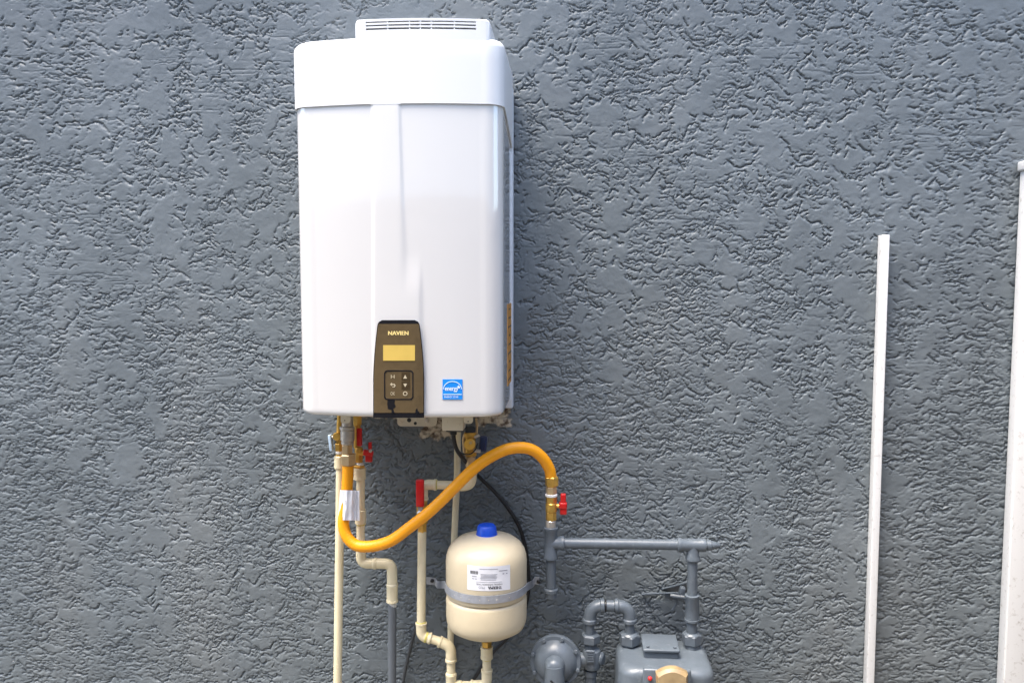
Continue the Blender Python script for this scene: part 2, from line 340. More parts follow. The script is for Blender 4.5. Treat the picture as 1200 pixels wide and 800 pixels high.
# ------------------------------------------------------------------ water heater
HXL = P(353.5, 300, -0.26).x; HXR = P(593.0, 300, -0.20).x
HC = (HXL + HXR) / 2; HH = (HXR - HXL) / 2
YF, BUL, RC = -0.300, 0.028, 0.048
def front(x, hh=HH): u = max(-1, min(1, (x - HC) / hh)); return YF - BUL * (1 - u * u)
Z0 = P(470, 489.5, -0.325).z; ZC = P(468, 121, -0.328).z; ZCT = P(470, 41, -0.328).z; ZV = P(495, 22, -0.326).z
print('heater', HXL, HXR, 2 * HH, Z0, ZC, ZCT, ZV)
def section(ins=0.0, nf=150, yb=-0.03):                            # one closed-off horizontal outline, back left to back right
    h = HH - ins; r = RC; pts = [(HC - h, yb), (HC - h, -0.12), (HC - h, -0.2)]
    yfc = YF + ins; e = h - r; ye = yfc - BUL * (1 - (e / h) ** 2)
    for k in range(9):
        t = k / 9 * math.pi / 2; pts.append((HC - e - r * math.cos(t), (ye + r * 0.93) - r * 0.93 * math.sin(t)))
    for k in range(nf + 1):
        x = -e + 2 * e * k / nf; pts.append((HC + x, yfc - BUL * (1 - (x / h) ** 2)))
    for k in range(1, 10):
        t = (1 - k / 9) * math.pi / 2; pts.append((HC + e + r * math.cos(t), (ye + r * 0.93) - r * 0.93 * math.sin(t)))
    pts += [(HC + h, -0.2), (HC + h, -0.12), (HC + h, yb)]; return pts
heater = thing('water_heater', 'tall white wall-hung tankless water heater with bronze control panel', 'water heater', (HC, -0.02, Z0))
_zpx = lambda z: 400 + (P(470, 400, -0.328).z - z) / (P(470, 400, -0.328).z - P(470, 401, -0.328).z)
def crease(x, z):                                                  # moulded spine of the cover
    py = _zpx(z); pxl = 448 - 2 * min(1, max(0, (py - 250) / 120))
    pxr = 480 + 4 * min(1.0, max(0, (py - 125) / 170)); wB = float(sstep(296, 350, py))
    xl = HC + (pxl - 473.3) * PXM; xr = HC + (pxr - 473.3) * PXM; xb = HC + (503 - 473.3) * PXM
    a = 1 / (1 + math.exp(-(x - xl) / 0.0015)); wr = 0.0011 + 0.0022 * float(sstep(200, 310, py))
    bA = 1 / (1 + math.exp(min(60, (x - xr) / wr))); bB = 1 / (1 + math.exp(min(60, (x - xb) / 0.0022)))
    return 0.0032 * a * (bA * (1 - wB) + bB * wB)
PXM = (P(500, 300, -0.326).x - P(450, 300, -0.326).x) / 50
rows = []; zs = []
rb_ = 0.012
for k in range(5): t = k / 5 * math.pi / 2; zs.append((Z0 + rb_ * (1 - math.sin(t)), rb_ * (1 - math.cos(t)) * 0.8 if 0 else rb_ * (1 - math.sin(math.pi / 2 - t))))
zs = [(Z0 + rb_ * (1 - math.cos(t)), rb_ * (1 - math.sin(t))) for t in [k / 6 * math.pi / 2 for k in range(7)]]
zs += [(Z0 + rb_ + (ZC + 0.01 - Z0 - rb_) * k / 120, 0) for k in range(1, 121)]
for z, ins in zs:
    rows.append([(x, y - (crease(x, z) if y < -0.29 and z > Z0 + 0.004 else 0), z) for x, y in section(ins)])
MB().rings(rows, True, True).build('cover_shell', M['cover'], heater)
# upper shroud: a little larger, its lower edge falling towards the wall on the sides
capr = []; out = 0.0035; rt = 0.022
zbk = P(601, 176, -0.03).z
def zlow(y): return ZC - 0.0015 - (ZC - zbk) * max(0, min(1, (y + 0.235) / 0.20))
sec = section(-out)
lo_in = [(x + (0.003 if x < HC - HH * .98 else -0.003 if x > HC + HH * .98 else 0), y + (0.003 if y < -0.27 else 0), zlow(y)) for x, y in sec]
capr.append(lo_in); capr.append([(x, y, zlow(y) - (0.0012 if abs(HC + (464.5 - 473.3) * PXM - x) < 17 * PXM and y < -0.29 else 0)) for x, y in sec])
for k in range(1, 6): capr.append([(x, y, zlow(y) + (ZCT - rt - zlow(y)) * k / 5) for x, y in sec])
for k in range(1, 8):
    t = k / 7 * math.pi / 2; ss = section(-out + rt * (1 - math.cos(t))); capr.append([(x, y, ZCT - rt + rt * math.sin(t)) for x, y in ss])
MB().rings(capr, False, True).build('shroud', M['cap'], heater)
# exhaust grille box on top
VXL = P(416, 32, -0.32).x; VXR = P(575, 30, -0.30).x
vb = MB()
vf = lambda x: front(x) - out + 0.002
hgt = ZV - ZCT
def vrow(z, ins, y_off=0.0):
    pts = []; a, c = VXL + ins, VXR - ins; r = 0.010
    pts.append((a, -0.12, z))
    for k in range(7): t = k / 6 * math.pi / 2; pts.append((a + r - r * math.cos(t), vf(a + r) + y_off + ins + r - r * math.sin(t), z))
    for k in range(1, 40): x = a + r + (c - a - 2 * r) * k / 40; pts.append((x, vf(x) + y_off + ins, z))
    for k in range(7): t = k / 6 * math.pi / 2; pts.append((c - r + r * math.sin(t), vf(c - r) + y_off + ins + r - r * math.cos(t), z))
    pts.append((c, -0.12, z)); return pts
vent = MB().rings([vrow(ZCT - 0.012, 0.004, .006), vrow(ZV - 0.004, 0.004, .006), vrow(ZV - 0.0035, 0.006, .006)], True, True).build('vent_box', M['slot'], heater)
ph = lambda py, x: P(495, py, vf(x)).z
GX0 = P(429, 30, -0.325).x; GX1 = P(557, 30, -0.325).x
def strip(x0, x1, z0, z1, yo=0.0, th=0.007, n=24):
    rs = []
    for k in range(n + 1):
        x = x0 + (x1 - x0) * k / n; y = vf(x) + yo
        rs.append([(x, y, z0), (x, y, z1), (x, y + th, z1), (x, y + th, z0)])
    return MB().rings(rs, smooth=False)
zz = [P(495, v, -0.328).z for v in (21.2, 24.2, 25.8, 28.0, 29.8, 31.9, 34.0, 47.0)]
for i in range(4):
    strip(GX0 - 0.001, GX1 + 0.001, zz[2 * i + 1], zz[2 * i], 0.0003).build('slat', M['cap'], vent)
for v in (454.3, 480, 492.5, 505.2, 531.8):
    x = P(v, 30, -0.327).x; strip(x - 0.0013, x + 0.0013, P(495, 40, -0.328).z, zz[0] - .001, 0.0008, n=1).build('grille_bar', M['cap'], vent)
# shell round the slots: two cheeks and a top
shell = MB()
for a, c, lft in ((VXL, GX0, True), (GX1, VXR, False)):
    rs = []; n_ = 14; r = 0.010
    for k in range(n_ + 1):
        x = a + (c - a) * k / n_; d = (x - a) if lft else (c - x)
        e = r - math.sqrt(max(0, r * r - max(0, r - d) ** 2)); y = vf(x) + e
        ztop = zz[0] - 0.006 * (1 - math.sqrt(max(0, 1 - max(0, 1 - d / 0.012) ** 2)))*1.6
        rs.append([(x, y, ZCT - 0.014), (x, y, ztop - .003), (x, y + .003, ztop), (x, -0.1, ztop), (x, -0.1, ZCT - 0.014)])
    shell.rings(rs)
shell.rings([[(GX0 + (GX1 - GX0) * k / 30, vf(GX0 + (GX1 - GX0) * k / 30) + .0012, zz[0] + .0003), (GX0 + (GX1 - GX0) * k / 30, -0.1, zz[0] + .0003), (GX0 + (GX1 - GX0) * k / 30, -0.1, zz[0] - .003), (GX0 + (GX1 - GX0) * k / 30, vf(GX0 + (GX1 - GX0) * k / 30) + .0012, zz[0] - .003)] for k in range(31)])
shell.build('vent_shell', M['cap'], vent)
# back chassis seen along the right side
zcb = P(597, 481, -0.05).z
MB().box(((HXL + HXR) / 2, -0.024, (zcb + ZCT) / 2 - .02), (2 * HH + 0.008, 0.040, ZCT - zcb - .05), 0.003).build('chassis', M['side'], heater)
za = P(594, 356, -0.12).z; zb_ = P(594, 450, -0.12).z
MB().box((HXR + 0.0006, -0.105, (za + zb_) / 2), (0.0012, 0.11, za - zb_)).build('rating_label', M['orange'], heater)
for k in range(9):
    MB().box((HXR + 0.0013, -0.105, zb_ + (za - zb_) * (k + .6) / 9.2), (0.0004, 0.10 - .03 * (k % 3), 0.0035)).build('print_line', M['print_k'], bpy.data.objects['rating_label'])
# map a photo pixel onto the cover
def SC(px, py, off=0.0):
    y = -0.32
    for _ in range(4): p = P(px, py, y); y = front(p.x) - crease(p.x, p.z)
    p = P(px, py, y - off); return p
def drape(poly_rows, mp, off, name, m, parent, back=0.003):        # grid of pixel positions laid on a surface, with a rim
    mb = MB(); nr = len(poly_rows); nc = len(poly_rows[0]); v = [mp(x, y, off) for r in poly_rows for x, y in r]
    f = [[r * nc + c, r * nc + c + 1, (r + 1) * nc + c + 1, (r + 1) * nc + c] for r in range(nr - 1) for c in range(nc - 1)]
    k = nr * nc
    rim = [c for c in range(nc)] + [r * nc + nc - 1 for r in range(1, nr)] + [(nr - 1) * nc + c for c in range(nc - 2, -1, -1)] + [r * nc for r in range(nr - 2, 0, -1)]
    vb_ = [mp(*[q for r in poly_rows for q in r][i], off - back) for i in rim]
    for i in range(len(rim)):
        j = (i + 1) % len(rim); f.append([rim[i], rim[j], k + j, k + i])
    return mb.add(v + vb_, f).build(name, m, parent)
def grid_px(x0, y0, x1, y1, nx=8, ny=6): return [[(x0 + (x1 - x0) * c / nx, y0 + (y1 - y0) * r / ny) for c in range(nx + 1)] for r in range(ny + 1)]
DG = None
def text_mesh(body):
    cu = bpy.data.curves.new('t', 'FONT'); cu.body = body; cu.align_x = 'CENTER'; cu.align_y = 'CENTER'; cu.resolution_u = 3
    o = bpy.data.objects.new('t', cu); COL.objects.link(o); bpy.context.view_layer.update()
    me_ = bpy.data.meshes.new_from_object(o.evaluated_get(bpy.context.evaluated_depsgraph_get()))
    v = [q.co.copy() for q in me_.vertices]; f = [list(p.vertices) for p in me_.polygons]
    bpy.data.objects.remove(o); bpy.data.curves.remove(cu); bpy.data.meshes.remove(me_); return v, f
def text_px(body, cx, cy, wpx, hpx, mp, off, name, m, parent, flip=False, bold=0.0):
    v, f = text_mesh(body)
    x0 = min(q.x for q in v); x1 = max(q.x for q in v); y0 = min(q.y for q in v); y1 = max(q.y for q in v)
    mb = MB(); s = -1 if flip else 1
    for dx in ((0,) if not bold else (-bold, bold)):
        mb.add([mp(cx + s * ((q.x - (x0 + x1) / 2) / (x1 - x0) * wpx) + dx, cy - s * ((q.y - (y0 + y1) / 2) / (y1 - y0) * hpx), off + abs(dx) * 1e-5 * (dx > 0)) for q in v], f, False)
    return mb.build(name, m, parent)
# control panel
def panel_rows(y0, y1, ny, grow=0.0, nx=10):
    rws = []
    for r in range(ny + 1):
        py = y0 + (y1 - y0) * r / ny; t = min(1, max(0, (py - 376) / 70)); e = 1 - (1 - t) ** 1.7
        xa = 443.2 - 5.6 * e - grow; xb = 490.8 + 6.0 * e + grow
        if py < 381: k_ = (381 - py) / 6; xa += 5 * (1 - math.sqrt(max(0, 1 - k_ * k_))); xb -= 5 * (1 - math.sqrt(max(0, 1 - k_ * k_)))
        rws.append([(xa + (xb - xa) * c / nx, py) for c in range(nx + 1)])
    return rws
pan = drape(panel_rows(375, 489.3, 60, 0.3), SC, 0.0060, 'control_panel', M['panel_edge'], heater, 0.010)
drape(panel_rows(379.5, 483.5, 40, -0.6), SC, 0.0068, 'fascia', M['panel'], pan, 0.002)
drape(grid_px(449.0, 404.3, 486.3, 422.5), SC, 0.0076, 'screen', M['lcd'], pan, 0.002)
def rrect(x0, y0, x1, y1, r, n=6):
    out_ = []
    for cx, cy, a0 in ((x1 - r, y0 + r, -90), (x1 - r, y1 - r, 0), (x0 + r, y1 - r, 90), (x0 + r, y0 + r, 180)):
        for k in range(n + 1): a = R(a0 + 90 * k / n); out_.append((cx + r * math.cos(a), cy + r * math.sin(a)))
    return out_
def ring_px(o_, i_, mp, off, name, m, parent):
    n_ = len(o_); v = [mp(*p, off) for p in o_] + [mp(*p, off) for p in i_] + [mp(*p, off - .002) for p in o_] + [mp(*p, off - .002) for p in i_]
    f = []
    for k in range(n_):
        j = (k + 1) % n_; f += [[k, j, n_ + j, n_ + k], [k, 2 * n_ + k, 2 * n_ + j, j], [n_ + k, n_ + j, 3 * n_ + j, 3 * n_ + k]]
    return MB().add(v, f, False).build(name, m, parent)
ring_px(rrect(450.0, 433.6, 484.4, 468.4, 4), rrect(451.3, 434.9, 483.1, 467.1, 3.2), SC, 0.0076, 'keypad_frame', M['panel_edge'], pan)
drape(grid_px(470.5, 436.5, 480.5, 445.5, 3, 3), SC, 0.0073, 'button', mat('dark_button', (0.05, 0.034, 0.016), 0.25), pan, 0.001)
drape(grid_px(470.5, 447.0, 480.5, 456.0, 3, 3), SC, 0.0073, 'button', bpy.data.materials['dark_button'], pan, 0.001)
text_px('NAVIEN', 466.8, 390.2, 23.5, 4.6, SC, 0.0072, 'lettering', M['gold_print'], pan, bold=0.28)
ic = lambda pts, nm: MB().add([SC(x, y, 0.0078) for x, y in pts], [list(range(len(pts)))], False).build(nm, M['icon'], pan)
text_px('H', 460.2, 441.2, 4.2, 4.2, SC, 0.0077, 'icon', M['icon'], pan)
ic([(472.6, 443.4), (477.0, 443.4), (474.8, 438.8)], 'icon'); ic([(472.6, 449.4), (477.0, 449.4), (474.8, 453.6)], 'icon')
ic([(457.0, 450.2), (459.4, 448.0), (459.4, 449.5), (462.6, 449.7), (463.6, 451.6), (462.4, 453.6), (459.8, 453.6), (459.8, 452.7), (461.9, 452.5), (462.3, 451.5), (461.5, 450.8), (459.4, 450.8), (459.4, 452.4)], 'icon')
text_px('OK', 460.2, 461.0, 5.2, 4.0, SC, 0.0077, 'icon', M['icon'], pan)
ring_px([(474.8 + 2.7 * math.cos(a), 461.0 + 2.6 * math.sin(a)) for a in [k * math.pi / 6 for k in range(12)]], [(474.8 + 1.8 * math.cos(a), 461.0 + 1.7 * math.sin(a)) for a in [k * math.pi / 6 for k in range(12)]], SC, 0.0078, 'icon', M['icon'], pan)
for pts in ([(454.2, 468.2), (463.0, 468.0), (462.2, 472), (463.8, 476), (460.8, 479), (462.4, 483.6), (458.6, 484), (459.0, 480), (454.6, 479.2), (453.8, 474)],
            [(486.6, 484.2), (487.2, 479.8), (489.0, 478.0), (489.6, 481.4), (491.4, 482.0), (491.0, 484.2)]):
    MB().add([SC(x, y, 0.0072) for x, y in pts], [list(range(len(pts)))], False).build('dark_patch', M['panel_edge'], pan)  # irregular near-black patches on the lower fascia
# energy sticker
st = drape(grid_px(518.6, 444.2, 542.0, 467.8), SC, 0.0012, 'energy_sticker', M['sticker'], heater, 0.0012)
ring_px([(518.9 + 11.4 - 11.0 * math.cos(a), 456 - 9.6 * math.sin(a)) for a in [k * math.pi / 16 for k in range(17)]][0:17] , [(518.9 + 11.4 - 10.3 * math.cos(a), 456 - 8.8 * math.sin(a)) for a in [k * math.pi / 16 for k in range(17)]], SC, 0.0017, 'swoosh', M['print_w'], st)
text_px('energy', 529.2, 456.6, 15.5, 5.4, SC, 0.0019, 'lettering', M['print_w'], st, bold=0.15)
ic2 = [(537.5 + (2.6 if k % 2 == 0 else 1.1) * math.sin(k * math.pi / 5), 453.4 - (2.6 if k % 2 == 0 else 1.1) * math.cos(k * math.pi / 5)) for k in range(10)]
MB().add([SC(x, y, 0.0019) for x, y in ic2], [list(range(10))], False).build('star', M['print_w'], st)
drape(grid_px(519.6, 461.6, 541.0, 462.4, 6, 1), SC, 0.0018, 'rule_line', M['print_w'], st, 0.0005)
text_px('ENERGY STAR', 529.0, 464.9, 16.5, 2.2, SC, 0.0018, 'lettering', M['print_w'], st)
# things fixed under the cabinet
MB().box((HC, -0.16, Z0 + 0.010), (2 * HH - 0.03, 0.24, 0.012), 0.003).build('base_plate', M['creambox'], heater)
def plate(px0, py0, px1, py1, Y, th, name, m, parent, rad=3, holes=()):
    pts = [P(x, y, Y) for x, y in rrect(px0, py0, px1, py1, rad)]
    o = MB().prism(pts, (0, th, 0)).build(name, m, parent)
    for hx, hy, hr in holes:
        c = P(hx, hy, Y); MB().lathe(c + Vector((0, -0.0008, 0)), (0, 1, 0), [(0, W(hr, Y)), (0.002, W(hr, Y))], 12).build('screw_hole', M['slot'], o)
    return o
plate(465.5, 484, 512, 499.4, -0.035, 0.003, 'mounting_plate', M['creambox'], heater, 5, ((479.5, 492, 2.6), (486.7, 495.8, 1.9)))
cp = P(500.5, 492.2, -0.036); MB().lathe(cp, (0, -1, 0), [(0, .006), (.003, .006), (.0045, .003)], 12).build('screw', M['nickel'], heater)
plate(399.2, 484, 410.6, 495.6, -0.19, 0.0025, 'mounting_tab', M['creambox'], heater, 3, ((404, 492.4, 0.7),))
plate(543.6, 484, 554.0, 496.2, -0.19, 0.0025, 'mounting_tab', M['creambox'], heater, 3, ((548.6, 493.6, 0.7),))
MB().box((P(530.3, 497, -0.17).x, -0.145, P(530, 496.3, -0.17).z), (W(25.5, -0.17), 0.05, W(17, -0.17)), 0.002).build('junction_box', M['creambox'], heater)
MB().box((P(532, 506, -0.17).x, -0.145, P(530, 505.6, -0.17).z), (W(20, -0.17), 0.035, 0.004)).build('box_gasket', M['slot'], heater)

# ------------------------------------------------------------------ left cluster under the heater
Yg = -0.150
un = thing('gas_inlet_union', 'dull nickel union fitting at the heater gas inlet above the yellow hose', 'pipe fitting', P(406.5, 520, Yg))
vseg(407, 486, 499.5, 13.5, Yg, M['nickel'], 'collar', un); vseg(407, 499.5, 503.4, 18.5, Yg, M['nickel'], 'flange', un)
vseg(407.3, 503.4, 516.4, 17, Yg, M['nickel'], 'body', un); vseg(407, 516.4, 520.4, 15, Yg, M['nickel'], 'flange', un)
vseg(406.8, 520.4, 532, 13, Yg, M['bronze'], 'adapter', un, 'hex')

hs = thing('gas_connector_hose', 'yellow coated flexible gas hose looping below the heater to the grey pipe', 'hose', P(408, 545, Yg))
hp = [(408, 545, -.150), (407.3, 562, -.150), (405.6, 590, -.152), (402.6, 610, -.155), (404.2, 623, -.158), (410, 633, -.161), (419, 639, -.164), (432, 640, -.168), (446, 637.6, -.172), (461, 631.6, -.176), (480, 617.5, -.180), (500, 602, -.182), (515.5, 588, -.182), (533, 570.5, -.182), (550, 553.6, -.178), (562, 543.6, -.172), (575, 535, -.163), (592, 527, -.150), (609, 524.2, -.138), (624, 527, -.126), (636, 536.5, -.115), (643.6, 549, -.105), (645.8, 559, -.100)]
HP = spline([P(*q) for q in hp], 10)
MB().tube(HP, [0.0142 + 0.00018 * math.sin(i * 1.9) for i in range(len(HP))], 22).build('hose', M['hose'], hs)
vseg(408.2, 531.6, 544.4, 18, Yg, M['bronze'], 'nut', hs, 'hex'); vseg(408, 544, 547.5, 12.5, Yg, M['bronze'], 'ferrule', hs)
vseg(646.4, 557.6, 569.3, 15.4, -0.10, M['brass'], 'nut', hs, 'hex'); vseg(645.9, 554.8, 558, 12, -0.10, M['brass'], 'ferrule', hs)
# paper tag wrapped round the hose: two creased leaves
rs = []
for k in range(11):
    t = k / 10; row = []
    py = 574 + 35 * t
    for j in range(17):
        s_ = j / 16; px = (398.6 - 2.6 * t) + (421.0 - 398.6 + 2.9 * t) * s_ 
        Y_ = -0.1545 - 0.016 * math.sin(math.pi * min(1, s_ * 1.25)) ** 0.6 - 0.0015 * math.sin(s_ * 21 + t * 1.5) - .001 * math.sin(t * 7 + s_ * 9)
        if s_ > 0.8: Y_ = -0.1545 - 0.004 * math.sin(s_ * 40) - .003
        row.append(P(px, py + 0.7 * s_, Y_))
    rs.append(row)
tg = MB(); tg.rings(rs, False, False, closed=False); tg.rings([[p + Vector((0, 0.0012, 0)) for p in r_] for r_ in rs], False, False, closed=False)
tg = tg.build('paper_tag', M['paper'], hs)
for i, (a, b_) in enumerate(((404.2, 587.6), (404.8, 588.8), (405.0, 586.6), (404.6, 590.2))):
    MB().box(P(a, b_, -0.1735), (0.0016, 0.0008, 0.0012)).build('print_mark', M['print_k'], tg)

Yc = -0.105
lv = thing('service_valve', 'small brass service valve with pale blue lever left of the nickel union', 'valve', P(396, 520, Yc))
c = P(394, 512, Yc - 0.02)
MB().lathe(c + Vector((0, .02, 0)), (0, -1, 0), [(-.012, .009), (0, .0095), (.008, .0115), (.014, .0115), (.017, .0095), (.0175, .004)], 16).build('cap_nut', M['brass'], lv)
MB().tube([P(399, 486, Yc), P(398, 506, Yc), P(397.6, 520, Yc)], 0.0085, 14).build('body', M['brass'], lv)
vseg(397.4, 519, 528, 10, Yc, M['brass'], 'nut', lv, 'hex'); vseg(397.4, 528, 531.4, 9.6, Yc, M['tape'], 'thread_tape', lv); vseg(397.6, 531.2, 534.5, 8.5, Yc, M['brass'], 'nipple', lv)
MB().box(P(387.8, 518.5, Yc - .01), (W(3.6, Yc), 0.016, W(20, Yc)), 0.002, Matrix.Rotation(R(-6), 3, 'Y')).build('lever', M['bluegrey'], lv)
MB().tube([P(388, 512, Yc - .012), P(393, 512, Yc - .012)], .004, 10).build('lever_stem', M['nickel'], lv)

rv_ = thing('service_valve', 'brass service valve with two red handles right of the nickel union', 'valve', P(420, 530, Yc))
vseg(418.8, 484, 497.5, 10.5, Yc, M['brass'], 'nut', rv_, 'hex'); vseg(418.5, 497, 525, 8.6, Yc, M['brass'], 'body', rv_)
MB().box(P(421.2, 512, Yc - .022), (W(6.2, Yc), 0.010, W(21.5, Yc)), 0.003).build('lever', M['red'], rv_)
MB().tube([P(420.6, 519, Yc - .018), P(420.4, 519, Yc)], .0045, 10).build('lever_stem', M['nickel'], rv_)
vseg(420.4, 524, 530.6, 10, Yc - .006, M['brass'], 'port_collar', rv_); vseg(420.8, 530, 541.5, 9, Yc, M['brass'], 'hex_body', rv_, 'hex')
hd = MB().box(P(431.6, 530.6, Yc - .01), (W(12, Yc), 0.012, W(7, Yc)), 0.003, Matrix.Rotation(R(10), 3, 'Y')).box(P(433.8, 522, Yc - .01), (W(4.0, Yc), .010, W(9, Yc)), .002).box(P(432.4, 536.6, Yc - .01), (W(8.4, Yc), .011, W(9, Yc)), .003)
hd = hd.build('butterfly_handle', M['red'], rv_)
MB().tube([P(420.8, 530.6, Yc - .004), P(427.5, 530.6, Yc - .009)], .0062, 12).build('handle_stem', M['brass'], rv_)
MB().lathe(P(434.2, 528, Yc - .017), (0, -1, 0), [(0, .0045), (.002, .0045), (.003, .0028)], 6, smooth=False).build('handle_screw', M['nickel'], hd)
vseg(422.4, 541.4, 545, 8.6, Yc, M['tape'], 'thread_tape', rv_); vseg(421, 544.6, 548, 13.4, Yc, M['brass'], 'nut', rv_, 'hex')

# cream pipes
PR = 0.0111; FR = 0.0146
p1 = thing('plastic_pipe', 'straight cream plastic pipe leftmost below the heater running down past the hose', 'pipe', P(395, 800, Yc), 'cream plastic water pipes')
zend = 0.0
def down_to_ground(px, py, Y): q_ = P(px, py, Y); return Vector((q_.x, q_.y, -0.02))
MB().tube([P(399, 534, Yc), P(397.8, 640, Yc), P(395.6, 800, Yc), down_to_ground(393.5, 900, Yc)], PR, 18).build('pipe', M['cream'], p1)
vseg(398.3, 533.6, 548.2, 13.6, Yc, M['cream'], 'coupling', p1)

p2 = thing('plastic_pipe', 'cream plastic pipe with two elbows that ends in grey pipe', 'pipe', P(459, 800, Yc), 'cream plastic water pipes')
vseg(421.6, 547.6, 561.4, 14.4, Yc, M['cream'], 'adapter', p2, lip=0.0006)
MB().tube([P(422.6, 560, Yc), P(422.8, 655, Yc)], PR, 18).build('pipe', M['cream'], p2)
vseg(422.6, 596.6, 613.6, 13.4, Yc, M['cream'], 'coupling', p2)
elbow(P(423, 640, Yc), P(423.3, 659.6, Yc), P(440.5, 659.8, Yc), 0.0132, .017, M['cream'], 'elbow', p2)
elbow(P(438.5, 659.8, Yc), P(459.4, 660, Yc), P(459.6, 686, Yc), 0.0134, .018, M['cream'], 'elbow', p2)
vseg(459.6, 684, 705, 13.6, Yc, M['cream'], 'coupling', p2, lip=.0008)
MB().lathe(P(459.8, 703, Yc), (0, 0, -1), [(0, .0118), (.010, .0112), (.016, .0108)], 18).build('cement_ring', mat('smeared_primer', (0.50, 0.50, 0.47), .5, var=.4, vscale=120), p2)
MB().tube([P(459.7, 706, Yc), P(459.4, 800, Yc), down_to_ground(459.2, 860, Yc)], PR * 1.0, 18).build('grey_pipe', M['greypvc'], p2, 'grey painted lower pipe')

# drain pipe straight up the wall behind the tank
p3 = thing('drain_pipe', 'thin cream drain pipe running straight down the wall behind the beige tank', 'pipe', P(527, 745, -.016), 'cream plastic water pipes')
MB().tube([P(536.5, 500, -.045), P(535.6, 560, -.040), P(532.6, 625, -.018), P(528.2, 735, -.016), down_to_ground(525, 830, -.016)], 0.0088, 16).build('pipe', M['cream'], p3)

# relief valve block
Yr = -0.125
rf_ = thing('relief_valve', 'brass valve with round yellow knob and navy handle below the junction box', 'valve', P(551, 545, Yr))
MB().lathe(P(551.5, 518.6, Yr), (0, -1, 0), [(-.01, .010), (.010, .0105), (.012, .0142), (.022, .0142), (.0245, .012), (.0246, .004), (.0236, .0035)], 24).build('knob', mat('amber_knob', (0.80, 0.46, 0.07), .35, var=.1), rf_)
MB().lathe(P(551.5, 518.6, Yr - .0255), (0, -1, 0), [(0, .0042), (.0015, .0042), (.0016, .0026)], 6, smooth=False).build('knob_nut', M['bronze'], rf_)
vseg(551, 500, 508, 12, Yr, M['slot'], 'dark_cavity', rf_); vseg(551, 506, 512, 15, Yr, M['brass'], 'yoke', rf_)  # near-black cylinder: dark of the open cavity put into its colour
vseg(551, 511, 530, 12.5, Yr, M['brass'], 'body', rf_); vseg(551.2, 529, 534, 14.5, Yr, M['brass'], 'nut', rf_, 'hex'); vseg(551.3, 534, 547, 12, Yr, M['bronze'], 'hex_body', rf_); vseg(551.6, 546, 556, 11, Yr, M['brass'], 'outlet', rf_)
MB().tube([P(544.4, 530, Yr), P(543.2, 515, Yr), P(544.5, 509, Yr)], .0042, 10).tube([P(558.4, 509, Yr), P(559.0, 500, Yr), P(558, 490, Yr)], .003, 10).build('bracket', M['bronze'], rf_)
MB().box(P(566.3, 519.5, Yr + .01), (W(9, Yr), .018, W(19, Yr)), .004, Matrix.Rotation(R(5), 3, 'Y')).build('handle', M['navy'], rf_)
MB().tube([P(555, 527.5, Yr - .008), P(563, 528.6, Yr - .008)], .0045, 12).build('test_port', M['nickel'], rf_)
MB().tube([P(556, 512, Yr - .008), P(561.6, 509.6, Yr - .008)], .004, 12).build('test_port', M['nickel'], rf_)
wr_ = spline([P(536.5, 528, Yr - .03), P(543, 531.6, Yr - .03), P(551, 531.8, Yr - .028), (P(557, 526.5, Yr - .026)), P(560, 519, Yr - .01)], 8)
MB().tube(wr_, .0016, 8).build('wire', M['black'], rf_)

# pipe from relief valve to the tank
Yp = -0.115
p4 = thing('plastic_pipe', 'cream plastic pipe joining the red lever valve to the brass relief valve', 'pipe', P(525, 568, Yp), 'cream plastic water pipes')
elbow(P(552.4, 553, Yp), P(552.4, 569, Yp), P(533.5, 568.6, Yp), .0134, .020, M['cream'], 'elbow', p4)
MB().tube([P(537, 568.6, Yp), P(508, 567.6, Yp)], PR, 18).build('pipe', M['cream'], p4)
elbow(P(511.4, 567.7, Yp), P(495.6, 567.4, Yp), P(495.4, 585, Yp), .0134, .017, M['cream'], 'elbow', p4)
bv = thing('ball_valve', 'brass ball valve with long red lever partly hidden by the yellow hose', 'valve', P(494.6, 623, Yp))
vseg(495, 583, 592, 12, Yp, M['brass'], 'nut', bv, 'hex'); vseg(494.8, 591, 613, 14, Yp, M['brass'], 'body', bv); vseg(494.6, 612, 623.4, 10.6, Yp, M['brass'], 'tail', bv, 'hex')
MB().box(P(492.3, 577.4, Yp - .03), (W(9.6, Yp), .011, W(33, Yp)), .003).build('lever', M['red'], bv)
MB().box(P(492.6, 596.2, Yp - .03), (W(5.6, Yp), .003, W(6, Yp))).tube([P(492.4, 601, Yp - .032), P(493, 601, Yp)], .005, 10).build('lever_stem', M['steel'], bv)
MB().lathe(P(492.0, 601, Yp - .032), (0, -1, 0), [(0, .0075), (.004, .0075), (.0055, .005)], 6, smooth=False).build('lever_nut', M['nickel'], bv)

p5 = thing('plastic_pipe', 'cream plastic pipe dropping from the red lever valve and jogging right under the tank', 'pipe', P(528, 800, Yp), 'cream plastic water pipes')
MB().tube([P(494.6, 622, Yp), P(493.4, 735, Yp)], PR, 18).build('pipe', M['cream'], p5)
elbow(P(493.6, 729, Yp), P(493.6, 744.5, Yp), P(505, 747.6, Yp), .0134, .014, M['cream'], 'elbow', p5, clen=.012)
MB().tube([P(500, 746.2, Yp), P(522, 753.4, Yp)], PR, 18).build('pipe', M['cream'], p5)
MB().lathe(P(499.8, 746.2, Yp), P(522, 753.4, Yp) - P(500, 746.2, Yp), [(-.003, .0138), (-.001, .0142), (.002, .0138), (.005, .0114)], 18).build('cement_bead', M['glue'], p5)
elbow(P(514.5, 751, Yp), P(528.4, 756.6, Yp), P(528.5, 774, Yp), .0136, .017, M['cream'], 'elbow', p5)
MB().tube([P(528.5, 770, Yp), P(528.5, 795, Yp)], PR, 18).build('pipe', M['cream'], p5)
